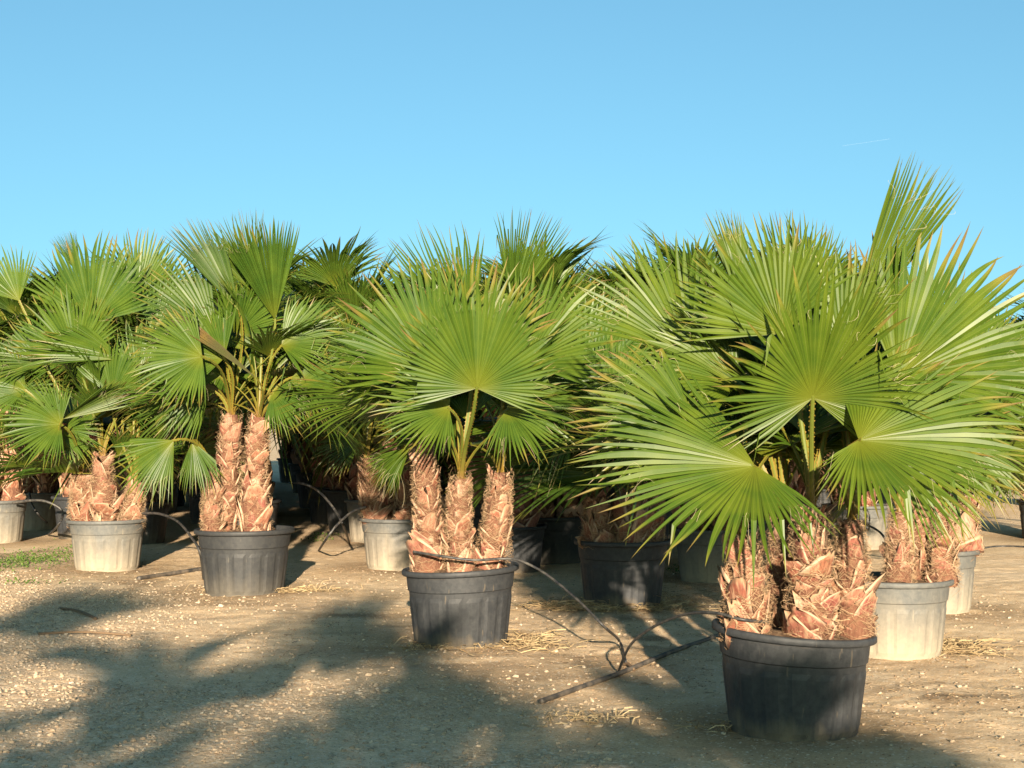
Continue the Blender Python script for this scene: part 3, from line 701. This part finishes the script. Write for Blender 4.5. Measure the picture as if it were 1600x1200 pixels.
def index_children():
    d = {}
    for o in bpy.data.objects:
        if o.parent: d.setdefault(o.parent.name, []).append(o)
    return d
CH = index_children()
def copy_tree(o, parent=None):
    c = o.copy(); COL.objects.link(c); c.parent = parent
    for ch in CH.get(o.name, []): copy_tree(ch, c)
    return c
used = [False] * 5
def place(k, x, y, rz, sc, label=None, group=None):
    o = PROTOS[k] if not used[k] else copy_tree(PROTOS[k]); used[k] = True
    o.location = (x, y, gz(x, y) - .012 * sc); o.rotation_euler = (0, 0, rz); o.scale = (sc, sc, sc)
    if label: o['label'] = label
    if group: o['group'] = group
    return o
spots = []
va, vb = (-2.02, 3.12), (1.05, 2.45)
for j in range(0, 9):
    for i in range(-3, 9):
        x, y = POTS['p1'][0] + va[0] * i + vb[0] * j, POTS['p1'][1] + va[1] * i + vb[1] * j
        x += rnd.uniform(-.25, .25); y += rnd.uniform(-.25, .25); px = 800 + x / y * FOC if y > 1 else -9999
        if not (14.5 < y < 40 and -190 < px < 1790): continue
        if px > 1395 and y < 27: continue
        if min(math.hypot(x - a, y - b) for a, b in POTS.values()) < 1.5: continue
        spots.append((x, y))
for px, y in ((62, 25), (135, 21), (218, 20.2), (335, 24), (468, 20), (522, 24), (692, 19.2), (800, 16.6), (868, 17.6), (560, 27), (900, 22), (1000, 19), (740, 22.5), (1060, 22), (255, 23.5)):
    x = (px - 800) / FOC * y
    if min(math.hypot(x - a, y - b) for a, b in list(POTS.values()) + spots) > .95: spots.append((x, y))
for n, (x, y) in enumerate(spots):
    px = 800 + x / y * FOC; behind = [w for lim, w in ((90, 'the dust-streaked pot by the tangled hoses'), (290, 'the short pale husky trunks'), (520, 'the palm with two tall trunks'), (690, 'the dust-coated pot'),
        (860, 'the palm with three shaggy trunks'), (1090, 'the shaded black pot'), (1330, 'the palm with the widest fans'), (9999, 'the two dust-whitened pots')) if px < lim][0]
    depth = 'close' if y < 20 else ('several rows' if y < 28 else 'far')
    place(n % 4, x, y, rnd.uniform(0, 6.28), rnd.uniform(.90, 1.06) + min(.14, max(0, (y - 19) * .02)), 'tall fan palm crowded %s behind %s' % (depth, behind), 'fan palms %s behind %s' % (depth, behind))
print('back palms', len(spots))
# the row across the track, behind the photographer: its shadows fall over the foreground
CAST = [(-6.9, -2.9, .95), (-5.0, -2.6, 1.02), (-3.2, -3.2, 1.12), (-1.6, -2.6, .9), (-.1, -3.3, 1.04), (1.8, -2.0, .70)]
for n, (x, y, sc) in enumerate(CAST):
    place(4 if n < 5 else 1, x, y, n * 1.3, sc, 'fan palm standing across the track, seen only by its shadow on the gravel', 'fan palms across the track').scale = (sc * .8, sc * .8, sc) if n < 5 else (sc, sc, sc)

# ------------------------------------------------------------------ hoses and pipes
def tube(name, pts, r, mat, label, cat, n=8, sub=8, closed_ends=True):
    P = [Vector(p) for p in pts]; Q = []
    for i in range(len(P) - 1):
        p0, p1, p2, p3 = P[max(0, i - 1)], P[i], P[i + 1], P[min(len(P) - 1, i + 2)]
        for k in range(sub):
            t = k / sub; Q.append(.5 * ((2 * p1) + (-p0 + p2) * t + (2 * p0 - 5 * p1 + 4 * p2 - p3) * t * t + (-p0 + 3 * p1 - 3 * p2 + p3) * t ** 3))
    Q.append(P[-1]); V = []; up = Vector((.13, .2, 1)).normalized()
    for i, q in enumerate(Q):
        tg = (Q[min(len(Q) - 1, i + 1)] - Q[max(0, i - 1)]).normalized(); a = tg.cross(up); a = a.normalized() if a.length > .05 else Vector((1, 0, 0)); b = a.cross(tg)
        for k in range(n): V.append(tuple(q - Q[0] + a * r * math.cos(6.2832 * k / n) + b * r * math.sin(6.2832 * k / n)))
    F = grid_faces(len(Q), n, 0, True); F.append(list(range(n))[::-1]); F.append([len(V) - n + k for k in range(n)])
    o = link(name, mesh(name, V, F, mat, None, True)); o.location = Q[0]
    return tag(o, label, cat, 'irrigation hoses' if cat == 'hose' else None)
def G(px, py, dz=.012):
    p = on_ground(px, py); p.z = gz(p.x, p.y) + dz; return p
Y2 = POTS['p2'][1]
tube('irrigation_hose', [at(646, 862, Y2 - .22), at(690, 869, Y2 - .40), at(740, 875, Y2 - .42), at(785, 873, Y2 - .36), at(812, 876, Y2 - .40), at(850, 895, Y2 - .5), at(900, 935, Y2 - .75), at(945, 980, Y2 - 1.1), G(968, 1012, .05), G(978, 1038)], .0095, HOSE,
     'black hose laid across the middle pot and bending down to the pipe', 'hose')
Y1 = POTS['p1'][1]
tube('irrigation_hose', [at(1200, 972, Y1 - .15), at(1160, 968, Y1 - .25), at(1118, 958, Y1 - .1), at(1070, 960, Y1 + .3), at(1020, 980, Y1 + .8), at(985, 1008, Y1 + 1.2), G(966, 1052)], .0085, HOSE,
     'thin black hose arching from the big dark pot to the pipe on the ground', 'hose')
tube('ground_pipe', [G(845, 1100, .018), G(900, 1080, .014), G(975, 1052, .016), G(1050, 1022, .012), G(1130, 990, .012), G(1230, 950, .012)], 0.016, PIPE, 'thick dusty pipe lying open-ended on the gravel', 'pipe', 12)
tube('ground_pipe', [G(216, 907, .025), G(262, 899, .025), G(318, 892, .025), G(420, 878, .025)], .022, PIPE, 'flat grey pipe end poking out beside the large grey-black pot', 'pipe', 12)
tube('irrigation_hose', [at(222, 802, 16.7), at(250, 803, 16.4), at(278, 815, 16.0), at(298, 838, 15.6), at(312, 862, 15.1), G(318, 905)], .014, HOSE, 'hose arching between the scratched pot and the large grey-black pot', 'hose')
tube('irrigation_hose', [G(452, 800, .5), at(474, 756, 18.2), at(498, 768, 17.8), at(522, 795, 17.4), at(538, 825, 17.2), G(546, 852)], .014, HOSE, 'hose rising in a high arch out of the dark beside the tall trunks', 'hose')
tube('irrigation_hose', [at(572, 792, 16.6), at(550, 800, 16.7), at(525, 822, 16.8), at(508, 845, 17.0), G(498, 862)], .014, HOSE, 'hose curving down from the dust-coated pot to the ground', 'hose')
tube('irrigation_hose', [at(20, 786, 19.9), at(46, 782, 19.8), at(70, 783, 19.7), at(92, 793, 19.7), at(98, 805, 19.7), at(90, 822, 19.6), G(76, 838)], .016, HOSE, 'hose making a wide loop off the dust-streaked pot', 'hose')
tube('irrigation_hose', [at(46, 770, 21.2), at(50, 788, 21.0), at(62, 806, 20.8), G(80, 824), G(100, 832)], .014, HOSE, 'hose sagging behind the wide hose loop', 'hose')
tube('irrigation_hose', [at(1288, 850, 17.5), at(1293, 830, 17.5), at(1308, 818, 17.5), at(1340, 816, 17.5), at(1370, 828, 17.4), at(1384, 845, 17.2), G(1390, 875)], .013, HOSE, 'hose arching low in front of the wide pale pot', 'hose')
tube('irrigation_hose', [at(1350, 792, 19.1), at(1358, 803, 19.1), at(1358, 825, 19.1), G(1357, 845)], .011, HOSE, 'short hose standing up against the wide pale pot', 'hose')
tube('irrigation_hose', [G(1528, 858), G(1560, 854), G(1600, 856), G(1660, 862)], .012, HOSE, 'hose lying across the open ground below the slim dark pot', 'hose')
tube('irrigation_hose', [at(1618, 788, 20.6), at(1590, 772, 20.6), at(1560, 760, 21.5), at(1535, 765, 22.5), G(1510, 790)], .013, HOSE, 'hose arching low off the slim dark pot', 'hose')

# ------------------------------------------------------------------ stones, gravel, straw, weeds
def rock(r, seed):
    rr = np.random.default_rng(seed); t = (1 + 5 ** .5) / 2
    V = np.array([(-1, t, 0), (1, t, 0), (-1, -t, 0), (1, -t, 0), (0, -1, t), (0, 1, t), (0, -1, -t), (0, 1, -t), (t, 0, -1), (t, 0, 1), (-t, 0, -1), (-t, 0, 1)]) / 1.9
    V = V * (1 + rr.normal(0, .16, (12, 1))) * np.array([1, rr.uniform(.7, 1), rr.uniform(.45, .75)]) * r; a = rr.random() * 6.28
    c, s = math.cos(a), math.sin(a); V = V @ np.array([[c, -s, 0], [s, c, 0], [0, 0, 1]])
    return V
RF = [(0, 11, 5), (0, 5, 1), (0, 1, 7), (0, 7, 10), (0, 10, 11), (1, 5, 9), (5, 11, 4), (11, 10, 2), (10, 7, 6), (7, 1, 8), (3, 9, 4), (3, 4, 2), (3, 2, 6), (3, 6, 8), (3, 8, 9), (4, 9, 5), (2, 4, 11), (6, 2, 10), (8, 6, 7), (9, 8, 1)]
for k, (px, py, s) in enumerate([(605, 1080, 20), (576, 1056, 12), (664, 1140, 18), (786, 1094, 14), (778, 1100, 12), (770, 1132, 14), (612, 1019, 12), (806, 1058, 11), (885, 1134, 14), (665, 1140, 10), (950, 1186, 14), (975, 1180, 14), (910, 1190, 16), (700, 1128, 12), (730, 1075, 10), (560, 1084, 12), (640, 1100, 12), (1500, 1072, 9), (1440, 1052, 9), (1150, 1135, 12), (345, 948, 9), (935, 1136, 13), (1130, 1148, 10), (455, 1040, 9)]):
    p = G(px, py, 0); r = s * p.y / FOC * .55; o = link('stone', mesh('stone', rock(r, 40 + k), RF, STONE, {'seg': [.55 + .4 * random.Random(k).random()] * 12}, False)); o.location = (p.x, p.y, p.z + r * .12)
    tag(o, 'small pale stone lying loose on the gravel track', 'stone', 'loose stones on the track')
# gravel: too many to count
def gravel_bed(n, xr, yr, seed, wfun, smin, smax, name, label):
    r = np.random.default_rng(seed); P, F, S = [], [], []; k = 0; tries = 0
    xs = r.uniform(*xr, n * 6); ys = r.uniform(*yr, n * 6); keep = r.random(n * 6) < wfun(xs, ys); xs, ys = xs[keep][:n], ys[keep][:n]; hz = hgt(xs, ys)
    RV = [rock(1, 700 + q) for q in range(20)]
    sz = smin + (smax - smin) * r.random(len(xs)) ** 3
    for i in range(len(xs)):
        P.append(RV[i % 20] * sz[i] + (xs[i], ys[i], hz[i] + sz[i] * .15)); S += [r.random() ** 1.6] * 12
    nn = len(xs); FF = (np.array(RF)[None] + (np.arange(nn) * 12)[:, None, None]).reshape(-1, 3)
    return tag(link(name, mesh(name, np.concatenate(P), FF, STONE, {'seg': S}, False)), label, 'gravel', None, 'stuff')
def wroad(x, y):
    d = (x - ax) * nx_ + (y - ay) * ny_ + (NZ(x * .8, y * .8, 3) - .5) * 1.3
    w = sstep(-.3, -1.3, d) * (.15 + .85 * sstep(.42, .62, NZ2(x * .6 + 5, y * .6, 3)))
    w = np.maximum(w, np.exp(-(((x + 4.0) / 1.3) ** 2 + ((y - 13.6) / 1.4) ** 2)))
    w = np.maximum(w, np.exp(-(((x + .7) / 1.0) ** 2 + ((y - 8.6) / 1.2) ** 2))); return np.maximum(w, .10)
gravel_bed(19000, (-5.5, 4.5), (6.8, 16.5), 5, wroad, .004, .019, 'gravel', 'pale gravel scattered over the track')

CRUMB = NT('soil_crumb').done((.27, .18, .11), .95, .05)
o = gravel_bed(14000, (-5, 5), (7, 17), 6, lambda x, y: .15 + .85 * sstep(.45, .65, NZ(x * 1.3 + 3, y * 1.3, 3)), .003, .009, 'soil_crumbs', 'dark crumbs of soil scattered over the sand')
o.data.materials[0] = CRUMB; o['category'] = 'soil'
def straw_patch(px, py, n, sx, sy, seed, L=(.06, .22), hi=.05, name='dry_grass', label='dry straw litter'):
    r = random.Random(seed); c = on_ground(px, py); V, F, S = [], [], []
    for i in range(n):
        x, y = c.x + r.gauss(0, sx), c.y + r.gauss(0, sy); z = gz(x, y); a = r.random() * 6.283; ln = r.uniform(*L); e = abs(r.gauss(0, hi)) / ln; e = min(e, 1.2); w = r.uniform(.0012, .0028) * (.6 if hi < .03 else 1); k0 = len(V); cc = r.random() * (.8 if hi < .03 else 1) - (.35 if hi < .03 else 0); bend = r.uniform(-.5, .5)
        for j in range(3):
            t = j / 2; aa = a + bend * t; q = Vector((x + math.cos(aa) * ln * t, y + math.sin(aa) * ln * t, z + .006 + e * ln * t * (1.6 - t)))
            V += [tuple(q + Vector((-math.sin(aa) * w, math.cos(aa) * w, w))), tuple(q - Vector((-math.sin(aa) * w, math.cos(aa) * w, w)))]; S += [cc, cc]
        F += [(k0, k0 + 1, k0 + 3, k0 + 2), (k0 + 2, k0 + 3, k0 + 5, k0 + 4)]
    return tag(link(name, mesh(name, V, F, STRAW, {'seg': S})), label, 'straw', None, 'stuff')
straw_patch(820, 1005, 230, .16, .22, 1, label='dry straw beside the middle pot')
straw_patch(905, 950, 420, .22, .14, 2, label='dry straw heaped at the left of the shaded black pot')
straw_patch(1010, 950, 360, .25, .18, 3, label='dry straw at the right of the shaded black pot')
straw_patch(1490, 1015, 300, .14, .2, 4, label='dry straw by the dust-whitened pot')
straw_patch(430, 926, 420, .30, .07, 5, (.04, .14), label='dry straw along the foot of the large grey-black pot')
straw_patch(690, 1012, 160, .18, .06, 6, (.04, .12), label='dry straw at the foot of the middle pot')
straw_patch(900, 1125, 110, .15, .10, 7, (.03, .10), label='dry straw at the open end of the pipe')
straw_patch(1180, 1140, 140, .2, .06, 8, (.03, .10), label='dry straw at the foot of the big dark pot')
straw_patch(1460, 1090, 600, .9, .9, 9, (.015, .07), .01, label='straw bits strewn over the right hand ground')
straw_patch(760, 1020, 900, 1.6, 1.0, 10, (.015, .07), .01, label='straw bits strewn over the middle ground')
straw_patch(250, 900, 500, 1.2, 1.2, 11, (.02, .08), .01, label='straw bits strewn over the left hand ground')
straw_patch(1080, 935, 260, .25, .5, 12, (.04, .12), .02, label='straw in the sunlit gap behind the big dark pot')
def fallen(px0, py0, px1, py1, label, w=.012):
    a, b = G(px0, py0, .012), G(px1, py1, .012); o = tube('fallen_stalk', [a, a.lerp(b, .5) + Vector((0, .04, .012)), b], w, STRAWD, label, 'stalk', 6)
    return o
STRAWD = NT('dead_stalk').done((.17, .11, .065), .8, .2)
fallen(60, 992, 205, 993, 'long dry leaf stalk lying on the shaded track', .010)
fallen(95, 950, 150, 967, 'short dead stalk lying on pale gravel')
fallen(975, 1040, 990, 1048, 'dark stub of stalk by the hose end', .012)

def weeds(px, py, n, sx, sy, seed, label):
    r = random.Random(seed); c = on_ground(px, py); V, F, S = [], [], []
    for i in range(n):
        x, y = c.x + r.gauss(0, sx), c.y + r.gauss(0, sy); z = gz(x, y) + r.random() ** 2 * .05; a = r.random() * 6.283; s = r.uniform(.010, .022); e = r.uniform(.1, .9); cc = r.random(); k0 = len(V)
        d = Vector((math.cos(a) * math.cos(e), math.sin(a) * math.cos(e), math.sin(e))); sd = Vector((-math.sin(a), math.cos(a), 0)); p = Vector((x, y, z))
        V += [tuple(p), tuple(p + d * s + sd * s * .55), tuple(p + d * s * 2.1), tuple(p + d * s - sd * s * .55)]; S += [cc] * 4; F.append((k0, k0 + 1, k0 + 2, k0 + 3))
    return tag(link('weeds', mesh('weeds', V, F, WEED, {'seg': S})), label, 'weeds', None, 'stuff')
weeds(20, 880, 1500, .34, .5, 1, 'low bright green weeds before the scratched pot')
weeds(85, 870, 600, .32, .8, 2, 'thin weeds left of the scratched pot')
weeds(1078, 892, 240, .14, .2, 3, 'green weeds at the foot of the half shaded pot')
weeds(500, 842, 160, .12, .3, 4, 'small weeds under the hose arch')
weeds(40, 912, 120, .2, .15, 5, 'sparse weeds at the edge of the pale gravel')

# ------------------------------------------------------------------ a far vapour trail
m = NT('vapour'); tr = m.n('BsdfTransparent'); mx = m.n('MixShader'); m.l(tr.outputs[0], mx.inputs[1]); m.l(m.b.outputs[0], mx.inputs[2]); mx.inputs[0].default_value = .018
m.done((.9, .9, .9), 1, 0); m.l(mx.outputs[0], m.out.inputs[0])
a, b = at(1316, 228, 30000), at(1391, 217, 30000); tube('contrail', [a, a.lerp(b, .5), b], 7, m.m, 'short thin white vapour trail in the blue sky', 'contrail', 6)
